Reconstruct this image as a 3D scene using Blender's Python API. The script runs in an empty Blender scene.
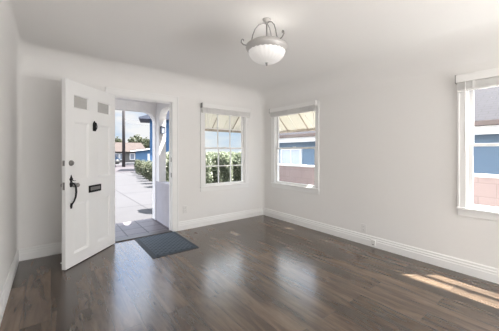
import bpy, bmesh, math, random
from mathutils import Vector, Matrix, Euler
random.seed(7)
S = bpy.context.scene
COL = S.collection
PI = math.pi

# ------------------------------------------------------------------ camera, world, sun, exposure
EYE = 1.25
cam = bpy.data.cameras.new('camera')
cam.sensor_width = 36.0
cam.lens = 259.9 / 499 * 36
cam.shift_y = -(165.5 - 152.35) / 499
cam.clip_start = 0.02
cam.clip_end = 400
camera = bpy.data.objects.new('camera', cam)
COL.objects.link(camera)
camera.location = (0, 0, EYE)
camera.rotation_euler = (PI / 2, 0, -0.6519)
S.camera = camera

S.view_settings.view_transform = 'Standard'
S.view_settings.look = 'None'
S.view_settings.gamma = 1
S.view_settings.use_curve_mapping = False
S.view_settings.exposure = 0.0

world = bpy.data.worlds.new('sky')
S.world = world
world.use_nodes = True
nt = world.node_tree
nt.nodes.clear()
w_out = nt.nodes.new('ShaderNodeOutputWorld')
w_bg = nt.nodes.new('ShaderNodeBackground')
w_bg.inputs['Strength'].default_value = 1.0
w_tc = nt.nodes.new('ShaderNodeTexCoord')
w_sep = nt.nodes.new('ShaderNodeSeparateXYZ')
w_ramp = nt.nodes.new('ShaderNodeValToRGB')
w_ramp.color_ramp.elements[0].position = 0.0
w_ramp.color_ramp.elements[0].color = (0.80, 0.88, 0.97, 1)
w_ramp.color_ramp.elements[1].position = 0.55
w_ramp.color_ramp.elements[1].color = (0.20, 0.42, 0.86, 1)
e = w_ramp.color_ramp.elements.new(0.09)
e.color = (0.56, 0.74, 0.95, 1)
e = w_ramp.color_ramp.elements.new(0.17)
e.color = (0.30, 0.55, 0.93, 1)
w_map = nt.nodes.new('ShaderNodeMapping')
w_map.inputs['Scale'].default_value = (1.0, 1.0, 2.6)
w_map.inputs['Location'].default_value = (0.3, 0.35, 0.1)
w_noise = nt.nodes.new('ShaderNodeTexNoise')
w_noise.inputs['Scale'].default_value = 3.6
w_noise.inputs['Detail'].default_value = 7
w_cr = nt.nodes.new('ShaderNodeValToRGB')
w_cr.color_ramp.elements[0].position = 0.36
w_cr.color_ramp.elements[1].position = 0.53
w_mix = nt.nodes.new('ShaderNodeMixRGB')
w_mix.inputs['Color2'].default_value = (0.98, 0.99, 1.0, 1)
L = nt.links.new
L(w_tc.outputs['Generated'], w_sep.inputs[0])
L(w_sep.outputs['Z'], w_ramp.inputs[0])
L(w_tc.outputs['Generated'], w_map.inputs[0])
L(w_map.outputs[0], w_noise.inputs['Vector'])
L(w_noise.outputs['Fac'], w_cr.inputs[0])
L(w_cr.outputs[0], w_mix.inputs['Fac'])
L(w_ramp.outputs[0], w_mix.inputs['Color1'])
L(w_mix.outputs[0], w_bg.inputs['Color'])
w_str = nt.nodes.new('ShaderNodeMapRange')
w_str.interpolation_type = 'SMOOTHSTEP'
w_str.inputs['From Min'].default_value = 0.14
w_str.inputs['From Max'].default_value = 0.36
w_str.inputs['To Min'].default_value = 0.95
w_str.inputs['To Max'].default_value = 4.2
L(w_sep.outputs['Z'], w_str.inputs[0])
L(w_str.outputs[0], w_bg.inputs['Strength'])
L(w_bg.outputs[0], w_out.inputs[0])

sun_data = bpy.data.lights.new('sun', 'SUN')
sun_data.energy = 34.0
sun_data.angle = 0.009
sun_data.color = (1.0, 0.97, 0.93)
sun = bpy.data.objects.new('sun', sun_data)
COL.objects.link(sun)
sun.rotation_euler = Vector((-1.0, 0.78, -3.05)).to_track_quat('-Z', 'Y').to_euler()
sun.location = (8, -6, 25)

# added fill light, tilted up, set in an added, unseen opening behind the camera
rear_fill_data = bpy.data.lights.new('rear_fill_light', 'AREA')
rear_fill_data.shape = 'RECTANGLE'
rear_fill_data.size = 2.5
rear_fill_data.size_y = 0.9
rear_fill_data.energy = 92
rear_fill_data.color = (1.0, 0.982, 0.962)
rear_fill = bpy.data.objects.new('rear_fill_light', rear_fill_data)
COL.objects.link(rear_fill)
rear_fill.location = (1.75, -3.34, 0.50)
rear_fill.rotation_euler = (PI / 2 + 0.98, 0, 0)

# fill light added by an unseen opening in the right wall behind the viewer
side_data = bpy.data.lights.new('side_fill_light', 'AREA')
side_data.shape = 'RECTANGLE'
side_data.size = 1.6
side_data.size_y = 0.9
side_data.energy = 100
side_data.color = (1.0, 0.982, 0.962)
side = bpy.data.objects.new('side_fill_light', side_data)
COL.objects.link(side)
side.location = (3.34, -2.15, 0.55)
side.rotation_euler = (PI / 2 + 1.0, 0, PI / 2 - 0.35)

# ------------------------------------------------------------------ helpers
def tag(o, label=None, cat=None, group=None, kind=None):
    if label: o['label'] = label
    if cat: o['category'] = cat
    if group: o['group'] = group
    if kind: o['kind'] = kind
    return o

def empty(name, loc=(0, 0, 0), rz=0.0):
    o = bpy.data.objects.new(name, None)
    o.empty_display_size = 0.05
    COL.objects.link(o)
    o.location = loc
    o.rotation_euler = (0, 0, rz)
    return o

class MB:
    """collects shapes, builds ONE mesh object"""
    def __init__(self):
        self.bm = bmesh.new()
    def quad(self, *pts):
        return self.bm.faces.new([self.bm.verts.new(p) for p in pts])
    def box(self, x0, x1, y0, y1, z0, z1, bev=0.0, m=None):
        b = bmesh.new()
        vs = [b.verts.new((x, y, z)) for x in (x0, x1) for y in (y0, y1) for z in (z0, z1)]
        for f in ((0, 1, 3, 2), (4, 6, 7, 5), (0, 4, 5, 1), (2, 3, 7, 6), (0, 2, 6, 4), (1, 5, 7, 3)):
            b.faces.new([vs[i] for i in f])
        if bev:
            bmesh.ops.bevel(b, geom=b.edges[:], offset=bev, segments=2, affect='EDGES', profile=0.5)
        self.add(b, m)
        return self
    def add(self, b, m=None):
        if m is not None:
            b.transform(m)
        mp = {}
        for v in b.verts:
            mp[v] = self.bm.verts.new(v.co)
        for f in b.faces:
            n = self.bm.faces.new([mp[v] for v in f.verts])
            n.smooth = f.smooth
        b.free()
        return self
    def lathe(self, prof, seg=32, m=None, wob=None, smooth=True):
        b = bmesh.new()
        rings = []
        for (r, z) in prof:
            if r < 1e-5:
                rings.append([b.verts.new((0, 0, z))])
            else:
                ring = []
                for k in range(seg):
                    a = 2 * PI * k / seg
                    rr = r * (wob(a, z) if wob else 1)
                    ring.append(b.verts.new((rr * math.cos(a), rr * math.sin(a), z)))
                rings.append(ring)
        for A, B in zip(rings[:-1], rings[1:]):
            for k in range(seg):
                k2 = (k + 1) % seg
                if len(A) == 1 and len(B) == 1:
                    continue
                if len(A) == 1:
                    f = b.faces.new((A[0], B[k2], B[k]))
                elif len(B) == 1:
                    f = b.faces.new((A[k], A[k2], B[0]))
                else:
                    f = b.faces.new((A[k], A[k2], B[k2], B[k]))
                f.smooth = smooth
        bmesh.ops.recalc_face_normals(b, faces=b.faces[:])
        return self.add(b, m)
    def tube(self, pts, rad, seg=8, m=None):
        b = bmesh.new()
        pts = [Vector(p) for p in pts]
        rings = []
        up = None
        for i, p in enumerate(pts):
            t = (pts[min(i + 1, len(pts) - 1)] - pts[max(i - 1, 0)]).normalized()
            if up is None:
                up = Vector((0, 0, 1)) if abs(t.z) < 0.9 else Vector((1, 0, 0))
            s = t.cross(up).normalized()
            up = s.cross(t).normalized()
            r = rad[i] if isinstance(rad, (list, tuple)) else rad
            rings.append([b.verts.new(p + r * (math.cos(2 * PI * k / seg) * s + math.sin(2 * PI * k / seg) * up)) for k in range(seg)])
        for A, B in zip(rings[:-1], rings[1:]):
            for k in range(seg):
                f = b.faces.new((A[k], A[(k + 1) % seg], B[(k + 1) % seg], B[k]))
                f.smooth = True
        b.faces.new(rings[0][::-1])
        b.faces.new(rings[-1])
        bmesh.ops.recalc_face_normals(b, faces=b.faces[:])
        return self.add(b, m)
    def prism(self, outline, depth, m=None, bev=0.0):
        """outline in local XZ, extruded along +Y by depth"""
        b = bmesh.new()
        a = [b.verts.new((x, 0, z)) for x, z in outline]
        c = [b.verts.new((x, depth, z)) for x, z in outline]
        b.faces.new(a)
        b.faces.new(c[::-1])
        n = len(outline)
        for k in range(n):
            b.faces.new((a[k], c[k], c[(k + 1) % n], a[(k + 1) % n]))
        bmesh.ops.recalc_face_normals(b, faces=b.faces[:])
        if bev:
            bmesh.ops.bevel(b, geom=[e for e in b.edges], offset=bev, segments=2, affect='EDGES')
        return self.add(b, m)
    def build(self, name, mat, parent=None, recalc=False):
        if recalc:
            bmesh.ops.recalc_face_normals(self.bm, faces=self.bm.faces[:])
        me = bpy.data.meshes.new(name)
        self.bm.to_mesh(me)
        self.bm.free()
        me.materials.append(mat)
        o = bpy.data.objects.new(name, me)
        COL.objects.link(o)
        if parent:
            o.parent = parent
        return o

def copy_tree(o, parent=None):
    c = o.copy()
    COL.objects.link(c)
    if parent: c.parent = parent
    for ch in list(o.children):
        copy_tree(ch, c)
    return c

# ------------------------------------------------------------------ materials
def pm(name, col, rough=0.5, metal=0.0, noise=0.0, scale=8.0, bump=0.0, bscale=60.0, spec=0.5, emit=None, estr=0.0):
    m = bpy.data.materials.new(name)
    m.use_nodes = True
    n = m.node_tree
    b = n.nodes['Principled BSDF']
    b.inputs['Base Color'].default_value = (*col, 1)
    b.inputs['Roughness'].default_value = rough
    b.inputs['Metallic'].default_value = metal
    b.inputs['Specular IOR Level'].default_value = spec
    tc = n.nodes.new('ShaderNodeTexCoord')
    if noise:
        t = n.nodes.new('ShaderNodeTexNoise')
        t.inputs['Scale'].default_value = scale
        t.inputs['Detail'].default_value = 5
        n.links.new(tc.outputs['Object'], t.inputs['Vector'])
        mx = n.nodes.new('ShaderNodeMixRGB')
        mx.inputs['Color1'].default_value = (*[c * (1 - noise) for c in col], 1)
        mx.inputs['Color2'].default_value = (*[min(1, c * (1 + noise)) for c in col], 1)
        n.links.new(t.outputs['Fac'], mx.inputs['Fac'])
        n.links.new(mx.outputs[0], b.inputs['Base Color'])
    if bump:
        t = n.nodes.new('ShaderNodeTexNoise')
        t.inputs['Scale'].default_value = bscale
        t.inputs['Detail'].default_value = 4
        n.links.new(tc.outputs['Object'], t.inputs['Vector'])
        bp = n.nodes.new('ShaderNodeBump')
        bp.inputs['Strength'].default_value = bump
        bp.inputs['Distance'].default_value = 0.01
        n.links.new(t.outputs['Fac'], bp.inputs['Height'])
        n.links.new(bp.outputs[0], b.inputs['Normal'])
    if emit:
        b.inputs['Emission Color'].default_value = (*emit, 1)
        b.inputs['Emission Strength'].default_value = estr
    return m

def glass_mat(name, tint=(0.97, 0.985, 0.98)):
    m = bpy.data.materials.new(name)
    m.use_nodes = True
    n = m.node_tree
    n.nodes.clear()
    out = n.nodes.new('ShaderNodeOutputMaterial')
    tr = n.nodes.new('ShaderNodeBsdfTransparent')
    tr.inputs[0].default_value = (*tint, 1)
    gl = n.nodes.new('ShaderNodeBsdfGlossy')
    gl.inputs['Roughness'].default_value = 0.02
    fr = n.nodes.new('ShaderNodeFresnel')
    fr.inputs['IOR'].default_value = 1.32
    mx = n.nodes.new('ShaderNodeMixShader')
    ge = n.nodes.new('ShaderNodeNewGeometry')
    sb = n.nodes.new('ShaderNodeMath'); sb.operation = 'SUBTRACT'; sb.inputs[0].default_value = 1.0
    n.links.new(ge.outputs['Backfacing'], sb.inputs[1])
    ml = n.nodes.new('ShaderNodeMath'); ml.operation = 'MULTIPLY'
    n.links.new(fr.outputs[0], ml.inputs[0]); n.links.new(sb.outputs[0], ml.inputs[1])
    n.links.new(ml.outputs[0], mx.inputs[0])
    n.links.new(tr.outputs[0], mx.inputs[1])
    n.links.new(gl.outputs[0], mx.inputs[2])
    n.links.new(mx.outputs[0], out.inputs[0])
    return m

def brick_mat(name, c1, c2, mortar, bw, bh, ms, axes='XY', offset=0.5, rough=0.7, noise=0.15, nscale=6, bump=0.4, spec=0.3):
    m = bpy.data.materials.new(name)
    m.use_nodes = True
    n = m.node_tree
    b = n.nodes['Principled BSDF']
    b.inputs['Roughness'].default_value = rough
    b.inputs['Specular IOR Level'].default_value = spec
    tc = n.nodes.new('ShaderNodeTexCoord')
    sp = n.nodes.new('ShaderNodeSeparateXYZ')
    cb = n.nodes.new('ShaderNodeCombineXYZ')
    n.links.new(tc.outputs['Object'], sp.inputs[0])
    n.links.new(sp.outputs[axes[0]], cb.inputs[0])
    n.links.new(sp.outputs[axes[1]], cb.inputs[1])
    t = n.nodes.new('ShaderNodeTexBrick')
    t.offset = offset
    t.inputs['Scale'].default_value = 1
    t.inputs['Brick Width'].default_value = bw
    t.inputs['Row Height'].default_value = bh
    t.inputs['Mortar Size'].default_value = ms
    t.inputs['Color1'].default_value = (*c1, 1)
    t.inputs['Color2'].default_value = (*c2, 1)
    t.inputs['Mortar'].default_value = (*mortar, 1)
    n.links.new(cb.outputs[0], t.inputs['Vector'])
    ns = n.nodes.new('ShaderNodeTexNoise')
    ns.inputs['Scale'].default_value = nscale
    ns.inputs['Detail'].default_value = 6
    n.links.new(tc.outputs['Object'], ns.inputs['Vector'])
    mr = n.nodes.new('ShaderNodeMapRange')
    mr.inputs['To Min'].default_value = 1 - noise
    mr.inputs['To Max'].default_value = 1 + noise
    n.links.new(ns.outputs['Fac'], mr.inputs[0])
    hs = n.nodes.new('ShaderNodeHueSaturation')
    n.links.new(t.outputs['Color'], hs.inputs['Color'])
    n.links.new(mr.outputs[0], hs.inputs['Value'])
    n.links.new(hs.outputs[0], b.inputs['Base Color'])
    bp = n.nodes.new('ShaderNodeBump')
    bp.invert = True
    bp.inputs['Strength'].default_value = bump
    bp.inputs['Distance'].default_value = 0.005
    n.links.new(t.outputs['Fac'], bp.inputs['Height'])
    n.links.new(bp.outputs[0], b.inputs['Normal'])
    return m

def wood_floor_mat():
    m = bpy.data.materials.new('wood_plank_floor')
    m.use_nodes = True
    n = m.node_tree
    K = n.links.new
    b = n.nodes['Principled BSDF']
    tc = n.nodes.new('ShaderNodeTexCoord')
    sp = n.nodes.new('ShaderNodeSeparateXYZ')
    cb = n.nodes.new('ShaderNodeCombineXYZ')
    K(tc.outputs['Object'], sp.inputs[0])
    K(sp.outputs['Y'], cb.inputs[0])
    K(sp.outputs['X'], cb.inputs[1])
    br = n.nodes.new('ShaderNodeTexBrick')
    br.offset = 0.37
    br.offset_frequency = 2
    br.inputs['Scale'].default_value = 1
    br.inputs['Brick Width'].default_value = 1.22
    br.inputs['Row Height'].default_value = 0.18
    br.inputs['Mortar Size'].default_value = 0.0012
    br.inputs['Mortar Smooth'].default_value = 0.2
    br.inputs['Color1'].default_value = (0, 0, 0, 1)
    br.inputs['Color2'].default_value = (1, 1, 1, 1)
    br.inputs['Mortar'].default_value = (0.5, 0.5, 0.5, 1)
    K(cb.outputs[0], br.inputs['Vector'])
    # per-plank offset shifts the grain so that neighbours differ
    off = n.nodes.new('ShaderNodeVectorMath'); off.operation = 'MULTIPLY'
    off.inputs[1].default_value = (7.0, 3.0, 9.0)
    K(br.outputs['Color'], off.inputs[0])
    mp = n.nodes.new('ShaderNodeMapping')
    mp.inputs['Scale'].default_value = (1.0, 8.0, 1)
    K(cb.outputs[0], mp.inputs[0])
    ad = n.nodes.new('ShaderNodeVectorMath'); ad.operation = 'ADD'
    K(mp.outputs[0], ad.inputs[0]); K(off.outputs[0], ad.inputs[1])
    g = n.nodes.new('ShaderNodeTexNoise')
    g.inputs['Scale'].default_value = 1.6
    g.inputs['Detail'].default_value = 8
    g.inputs['Roughness'].default_value = 0.62
    g.inputs['Distortion'].default_value = 0.7
    K(ad.outputs[0], g.inputs['Vector'])
    rp = n.nodes.new('ShaderNodeValToRGB')
    el = rp.color_ramp.elements
    el[0].position = 0.25; el[0].color = (0.042, 0.028, 0.019, 1)
    el[1].position = 0.78; el[1].color = (0.190, 0.138, 0.099, 1)
    q = el.new(0.45); q.color = (0.088, 0.059, 0.040, 1)
    q = el.new(0.58); q.color = (0.130, 0.089, 0.060, 1)
    K(g.outputs['Fac'], rp.inputs[0])
    # knots and dark streaks
    mp2 = n.nodes.new('ShaderNodeMapping')
    mp2.inputs['Scale'].default_value = (3.2, 9.0, 1)
    K(cb.outputs[0], mp2.inputs[0])
    ad2 = n.nodes.new('ShaderNodeVectorMath'); ad2.operation = 'ADD'
    K(mp2.outputs[0], ad2.inputs[0]); K(off.outputs[0], ad2.inputs[1])
    kn = n.nodes.new('ShaderNodeTexNoise')
    kn.inputs['Scale'].default_value = 1.0
    kn.inputs['Detail'].default_value = 3
    K(ad2.outputs[0], kn.inputs['Vector'])
    kr = n.nodes.new('ShaderNodeValToRGB')
    kr.color_ramp.elements[0].position = 0.62; kr.color_ramp.elements[0].color = (0, 0, 0, 1)
    kr.color_ramp.elements[1].position = 0.78; kr.color_ramp.elements[1].color = (0.8, 0.8, 0.8, 1)
    K(kn.outputs['Fac'], kr.inputs[0])
    mk = n.nodes.new('ShaderNodeMixRGB')
    mk.inputs['Color2'].default_value = (0.020, 0.013, 0.010, 1)
    K(kr.outputs[0], mk.inputs['Fac']); K(rp.outputs[0], mk.inputs['Color1'])
    # plank to plank brightness
    mr = n.nodes.new('ShaderNodeMapRange')
    mr.inputs['To Min'].default_value = 0.74
    mr.inputs['To Max'].default_value = 1.30
    K(br.outputs['Color'], mr.inputs[0])
    hs = n.nodes.new('ShaderNodeHueSaturation')
    hs.inputs['Saturation'].default_value = 1.0
    K(mk.outputs[0], hs.inputs['Color']); K(mr.outputs[0], hs.inputs['Value'])
    mm = n.nodes.new('ShaderNodeMixRGB')
    mm.inputs['Color2'].default_value = (0.03, 0.022, 0.017, 1)
    ml = n.nodes.new('ShaderNodeMath'); ml.operation = 'MULTIPLY'; ml.inputs[1].default_value = 0.7
    K(br.outputs['Fac'], ml.inputs[0])
    K(ml.outputs[0], mm.inputs['Fac']); K(hs.outputs[0], mm.inputs['Color1'])
    K(mm.outputs[0], b.inputs['Base Color'])
    b.inputs['Roughness'].default_value = 0.27
    b.inputs['IOR'].default_value = 1.8
    b.inputs['Specular Tint'].default_value = (0.92, 0.96, 1.0, 1)
    rr = n.nodes.new('ShaderNodeMapRange')
    rr.inputs['To Min'].default_value = 0.19
    rr.inputs['To Max'].default_value = 0.28
    K(g.outputs['Fac'], rr.inputs[0]); K(rr.outputs[0], b.inputs['Roughness'])
    bp = n.nodes.new('ShaderNodeBump')
    bp.inputs['Strength'].default_value = 0.06
    bp.inputs['Distance'].default_value = 0.002
    K(g.outputs['Fac'], bp.inputs['Height'])
    K(bp.outputs[0], b.inputs['Normal'])
    return m

M_WALL = pm('painted_plaster', (0.862, 0.848, 0.828), 0.7, bump=0.05, bscale=25, spec=0.25)
M_CEIL = pm('ceiling_plaster', (0.872, 0.860, 0.840), 0.75, bump=0.05, bscale=25, spec=0.2)
M_TRIM = pm('white_trim_paint', (0.90, 0.895, 0.88), 0.38, noise=0.02, scale=5)
M_DOOR = pm('white_door_paint', (0.89, 0.89, 0.88), 0.35, noise=0.02, scale=4)
M_BLIND = pm('grey_white_slats', (0.80, 0.79, 0.77), 0.5, noise=0.05, scale=30)
M_VAL = pm('white_valance', (0.90, 0.89, 0.87), 0.45, noise=0.02)
M_FLOOR = wood_floor_mat()
M_GLASS = glass_mat('window_glass')
M_FROST = pm('obscured_glass', (0.52, 0.51, 0.49), 0.25, bump=0.5, bscale=90, noise=0.06, scale=20)
M_BLACK = pm('blackened_iron', (0.022, 0.022, 0.024), 0.42, metal=0.6, noise=0.2, scale=30)
M_STEEL = pm('aged_steel', (0.30, 0.29, 0.28), 0.35, metal=0.9, noise=0.1, scale=30)
M_NICKEL = pm('brushed_nickel', (0.32, 0.31, 0.30), 0.35, metal=0.85, noise=0.05, scale=40)
M_PLASTIC = pm('white_plastic', (0.80, 0.79, 0.77), 0.4, noise=0.02)
M_SLOT = pm('dark_slot', (0.05, 0.05, 0.05), 0.6, noise=0.1)
M_RUBBER = pm('white_rubber', (0.8, 0.79, 0.77), 0.6, noise=0.03)
M_FADE = pm('lamp_pan_metal', (0.50, 0.485, 0.47), 0.45, metal=0.25, noise=0.04)
M_BOWL = pm('lit_alabaster_glass', (0.76, 0.75, 0.735), 0.3, noise=0.03, scale=12, emit=(1.0, 0.98, 0.95), estr=0.20)
M_STUCCO = pm('white_stucco', (0.80, 0.78, 0.77), 0.9, bump=0.5, bscale=45, noise=0.05, scale=8)
M_CONC = brick_mat('driveway_concrete', (0.050, 0.0485, 0.051), (0.054, 0.0525, 0.055), (0.031, 0.030, 0.032), 2.4, 1.9, 0.02, 'YX', 0.0, 0.9, 0.12, 2.0)
M_TILE = brick_mat('porch_slate_tile', (0.090, 0.082, 0.096), (0.150, 0.128, 0.135), (0.025, 0.022, 0.026), 0.305, 0.305, 0.010, 'XY', 0.0, 0.5, 0.25, 9)
M_THRESH = pm('dark_threshold_wood', (0.05, 0.04, 0.037), 0.45, noise=0.2, scale=20)
M_BLUE = pm('blue_house_paint', (0.165, 0.235, 0.315), 0.8, noise=0.05, scale=4)
M_BLUE2 = pm('deep_blue_house_paint', (0.042, 0.105, 0.21), 0.8, noise=0.05, scale=4)
M_WHITE = pm('white_exterior_paint', (0.82, 0.82, 0.81), 0.7, noise=0.03)
M_SHINGLE = brick_mat('grey_shingles', (0.032, 0.0285, 0.034), (0.034, 0.0305, 0.036), (0.024, 0.022, 0.024), 0.34, 0.16, 0.012, 'YX', 0.5, 0.9, 0.1, 5)
M_TANROOF = brick_mat('tan_shingles', (0.052, 0.040, 0.035), (0.060, 0.046, 0.040), (0.034, 0.027, 0.025), 0.4, 0.2, 0.02, 'XY', 0.5, 0.9, 0.15, 3)
M_BROWN = pm('brown_gutter', (0.20, 0.15, 0.13), 0.6, noise=0.1)
M_BLOCK = brick_mat('pink_block', (0.38, 0.29, 0.275), (0.40, 0.305, 0.29), (0.34, 0.262, 0.25), 0.4, 0.2, 0.008, 'YZ', 0.5, 0.9, 0.06, 4, 0.3)
M_CAP = pm('pale_wall_cap', (0.84, 0.78, 0.76), 0.8, noise=0.04)
M_AWN = pm('cream_awning_metal', (0.80, 0.77, 0.70), 0.5, noise=0.04, scale=5)
def translucent(m, fac):
    n = m.node_tree
    b = n.nodes['Principled BSDF']
    t = n.nodes.new('ShaderNodeBsdfTranslucent')
    t.inputs[0].default_value = b.inputs['Base Color'].default_value
    mx = n.nodes.new('ShaderNodeMixShader')
    mx.inputs[0].default_value = fac
    n.links.new(b.outputs[0], mx.inputs[1]); n.links.new(t.outputs[0], mx.inputs[2])
    n.links.new(mx.outputs[0], n.nodes['Material Output'].inputs[0])
    return m
translucent(M_AWN, 0.22)
M_AWNTAN = pm('tan_awning_edge', (0.50, 0.42, 0.34), 0.5, noise=0.08, scale=8)
M_POLE = pm('weathered_pole_wood', (0.05, 0.045, 0.045), 0.9, noise=0.3, scale=3)
M_WIRE = pm('dark_cable', (0.10, 0.10, 0.11), 0.6, noise=0.1)
M_DKGLASS = pm('dark_house_glass', (0.22, 0.24, 0.28), 0.15, noise=0.1, scale=3)
M_PALEGLASS = pm('pale_house_glass', (0.58, 0.63, 0.72), 0.2, noise=0.12, scale=3)
M_LEAF = None

def leaf_mat(name, a, b_, c):
    m = bpy.data.materials.new(name)
    m.use_nodes = True
    n = m.node_tree
    b = n.nodes['Principled BSDF']
    b.inputs['Roughness'].default_value = 0.55
    g = n.nodes.new('ShaderNodeNewGeometry')
    r = n.nodes.new('ShaderNodeValToRGB')
    r.color_ramp.elements[0].color = (*a, 1)
    r.color_ramp.elements[1].color = (*c, 1)
    r.color_ramp.elements.new(0.55).color = (*b_, 1)
    n.links.new(g.outputs['Random Per Island'], r.inputs[0])
    n.links.new(r.outputs[0], b.inputs['Base Color'])
    tr = n.nodes.new('ShaderNodeBsdfTranslucent')
    n.links.new(r.outputs[0], tr.inputs[0])
    mx = n.nodes.new('ShaderNodeMixShader')
    mx.inputs[0].default_value = 0.5
    n.links.new(b.outputs[0], mx.inputs[1])
    n.links.new(tr.outputs[0], mx.inputs[2])
    n.links.new(mx.outputs[0], n.nodes['Material Output'].inputs[0])
    return m
M_LEAF = leaf_mat('variegated_leaves', (0.08, 0.10, 0.06), (0.22, 0.25, 0.16), (0.52, 0.53, 0.43))
M_LEAF2 = leaf_mat('driveway_shrub_leaves', (0.035, 0.05, 0.025), (0.11, 0.125, 0.07), (0.30, 0.30, 0.22))
M_TREE = leaf_mat('tree_leaves', (0.03, 0.04, 0.02), (0.06, 0.07, 0.04), (0.10, 0.10, 0.065))
M_BARK = pm('bark', (0.12, 0.09, 0.07), 0.9, noise=0.3, scale=10)

# ------------------------------------------------------------------ room shell
XL, XR, YB, YR = -0.312, 3.394, 3.99, -3.35
TH, HC, COVE = 0.11, 2.44, 0.30
DOOR_X0, DOOR_X1, DOOR_H = 0.675, 1.522, 2.045
W1 = dict(a=2.066, b=2.938, z0=0.655, z1=2.045)
W2 = dict(a=2.680, b=3.655, z0=0.655, z1=2.045)
W3 = dict(a=-0.165, b=0.772, z0=0.665, z1=2.025)

def wall(name, to_world, u0, u1, z0, z1, holes):
    us = sorted({u0, u1} | {h[0] for h in holes} | {h[1] for h in holes})
    zs = sorted({z0, z1} | {h[2] for h in holes} | {h[3] for h in holes})
    us = [u for u in us if u0 <= u <= u1]
    zs = [z for z in zs if z0 <= z <= z1]
    def solid(i, j):
        if i < 0 or j < 0 or i >= len(us) - 1 or j >= len(zs) - 1: return False
        cu, cz = (us[i] + us[i + 1]) / 2, (zs[j] + zs[j + 1]) / 2
        return not any(h[0] < cu < h[1] and h[2] < cz < h[3] for h in holes)
    mb = MB()
    vc = {}
    def v(i, j, k):
        if (i, j, k) not in vc:
            vc[(i, j, k)] = mb.bm.verts.new(to_world(us[i], k * TH, zs[j]))
        return vc[(i, j, k)]
    for i in range(len(us) - 1):
        for j in range(len(zs) - 1):
            if not solid(i, j): continue
            mb.bm.faces.new((v(i, j, 0), v(i + 1, j, 0), v(i + 1, j + 1, 0), v(i, j + 1, 0)))
            mb.bm.faces.new((v(i, j, 1), v(i, j + 1, 1), v(i + 1, j + 1, 1), v(i + 1, j, 1)))
            if not solid(i - 1, j): mb.bm.faces.new((v(i, j, 0), v(i, j + 1, 0), v(i, j + 1, 1), v(i, j, 1)))
            if not solid(i + 1, j): mb.bm.faces.new((v(i + 1, j, 0), v(i + 1, j, 1), v(i + 1, j + 1, 1), v(i + 1, j + 1, 0)))
            if not solid(i, j - 1): mb.bm.faces.new((v(i, j, 0), v(i, j, 1), v(i + 1, j, 1), v(i + 1, j, 0)))
            if not solid(i, j + 1): mb.bm.faces.new((v(i, j + 1, 0), v(i + 1, j + 1, 0), v(i + 1, j + 1, 1), v(i, j + 1, 1)))
    return mb

def fillet(mb, cx, cy, sx, sy, r, z0, z1):
    """soft rounded plaster in a vertical corner; (cx,cy) the corner, (sx,sy) towards the room"""
    n = 8
    pts = []
    for k in range(n + 1):
        a = PI / 2 * k / n
        pts.append((cx + sx * r * (1 - math.sin(a)), cy + sy * r * (1 - math.cos(a))))
    for (p, q) in zip(pts[:-1], pts[1:]):
        f = mb.quad((p[0], p[1], z0), (q[0], q[1], z0), (q[0], q[1], z1), (p[0], p[1], z1))
        f.smooth = True

mb = wall('wall_back', lambda u, k, z: (u, YB + k, z), XL - TH, XR + TH, -0.16, 2.62,
          [(DOOR_X0, DOOR_X1, -0.02, DOOR_H), (W1['a'], W1['b'], W1['z0'], W1['z1'])])
fillet(mb, XL, YB, 1, -1, 0.05, 0, 2.2)
fillet(mb, XR, YB, -1, -1, 0.07, 0, 2.2)
tag(mb.build('wall_back', M_WALL, recalc=False), 'off-white plaster wall with the front door and the small-paned window', 'wall', kind='structure')
mb = wall('wall_right', lambda u, k, z: (XR + k, u, z), YR, YB, -0.16, 2.62,
          [(W2['a'], W2['b'], W2['z0'], W2['z1']), (W3['a'], W3['b'], W3['z0'], W3['z1']), (-3.0, -1.3, 0.15, 2.05)])  # last opening is unseen, added for the side fill light
tag(mb.build('wall_right', M_WALL), 'long off-white plaster wall on the right with two windows', 'wall', kind='structure')
mb = wall('wall_left', lambda u, k, z: (XL - k, u, z), YR, YB, -0.16, 2.62, [])
tag(mb.build('wall_left', M_WALL), 'off-white plaster wall at the left edge beside the open door', 'wall', kind='structure')
mb = wall('wall_rear', lambda u, k, z: (u, YR - k, z), XL - TH, XR + TH, -0.16, 2.62, [(0.5, 3.0, 0.02, 2.15)])
tag(mb.build('wall_rear', M_WALL), 'plaster wall behind the viewer with a wide opening added for the fill light', 'wall', kind='structure')

mb = MB()
mb.box(XL, XR, YR, YB, -0.12, 0.0)
tag(mb.build('floor', M_FLOOR), 'grey-brown wood plank floor with a satin sheen', 'floor', kind='structure')

# ceiling with its rounded cove
def ring(g, z, r):
    x0, x1, y0, y1 = XL + 0.06 * g, XR - 0.27 * g, YR + 0.25 * g, YB - 0.27 * g
    pts = []
    for (cx, cy, a0) in ((x1 - r, y1 - r, 0), (x0 + r, y1 - r, 90), (x0 + r, y0 + r, 180), (x1 - r, y0 + r, 270)):
        for k in range(9):
            a = math.radians(a0 + 90 * k / 8)
            pts.append((cx + r * math.cos(a), cy + r * math.sin(a), z))
    return pts
mb = MB()
rings = []
NR = 14
for k in range(NR + 1):
    t = PI / 2 * k / NR
    rings.append([mb.bm.verts.new(p) for p in ring(1 - math.cos(t), HC - COVE * (1 - math.sin(t)), 0.05 + 0.20 * k / NR)])
for A, B in zip(rings[:-1], rings[1:]):
    n = len(A)
    for k in range(n):
        mb.bm.faces.new((A[k], B[k], B[(k + 1) % n], A[(k + 1) % n])).smooth = True
mb.bm.faces.new(rings[-1]).smooth = True
tag(mb.build('ceiling', M_CEIL, recalc=True), 'smooth off-white ceiling curving down into the walls', 'ceiling', kind='structure')

mb = MB()
mb.box(XL - 0.45, 3.67, YR - 0.6, YB + 0.14, 2.63, 2.78)
tag(mb.build('roof', M_WHITE), 'flat roof slab over the room with short eaves', 'roof', kind='structure')

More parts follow.
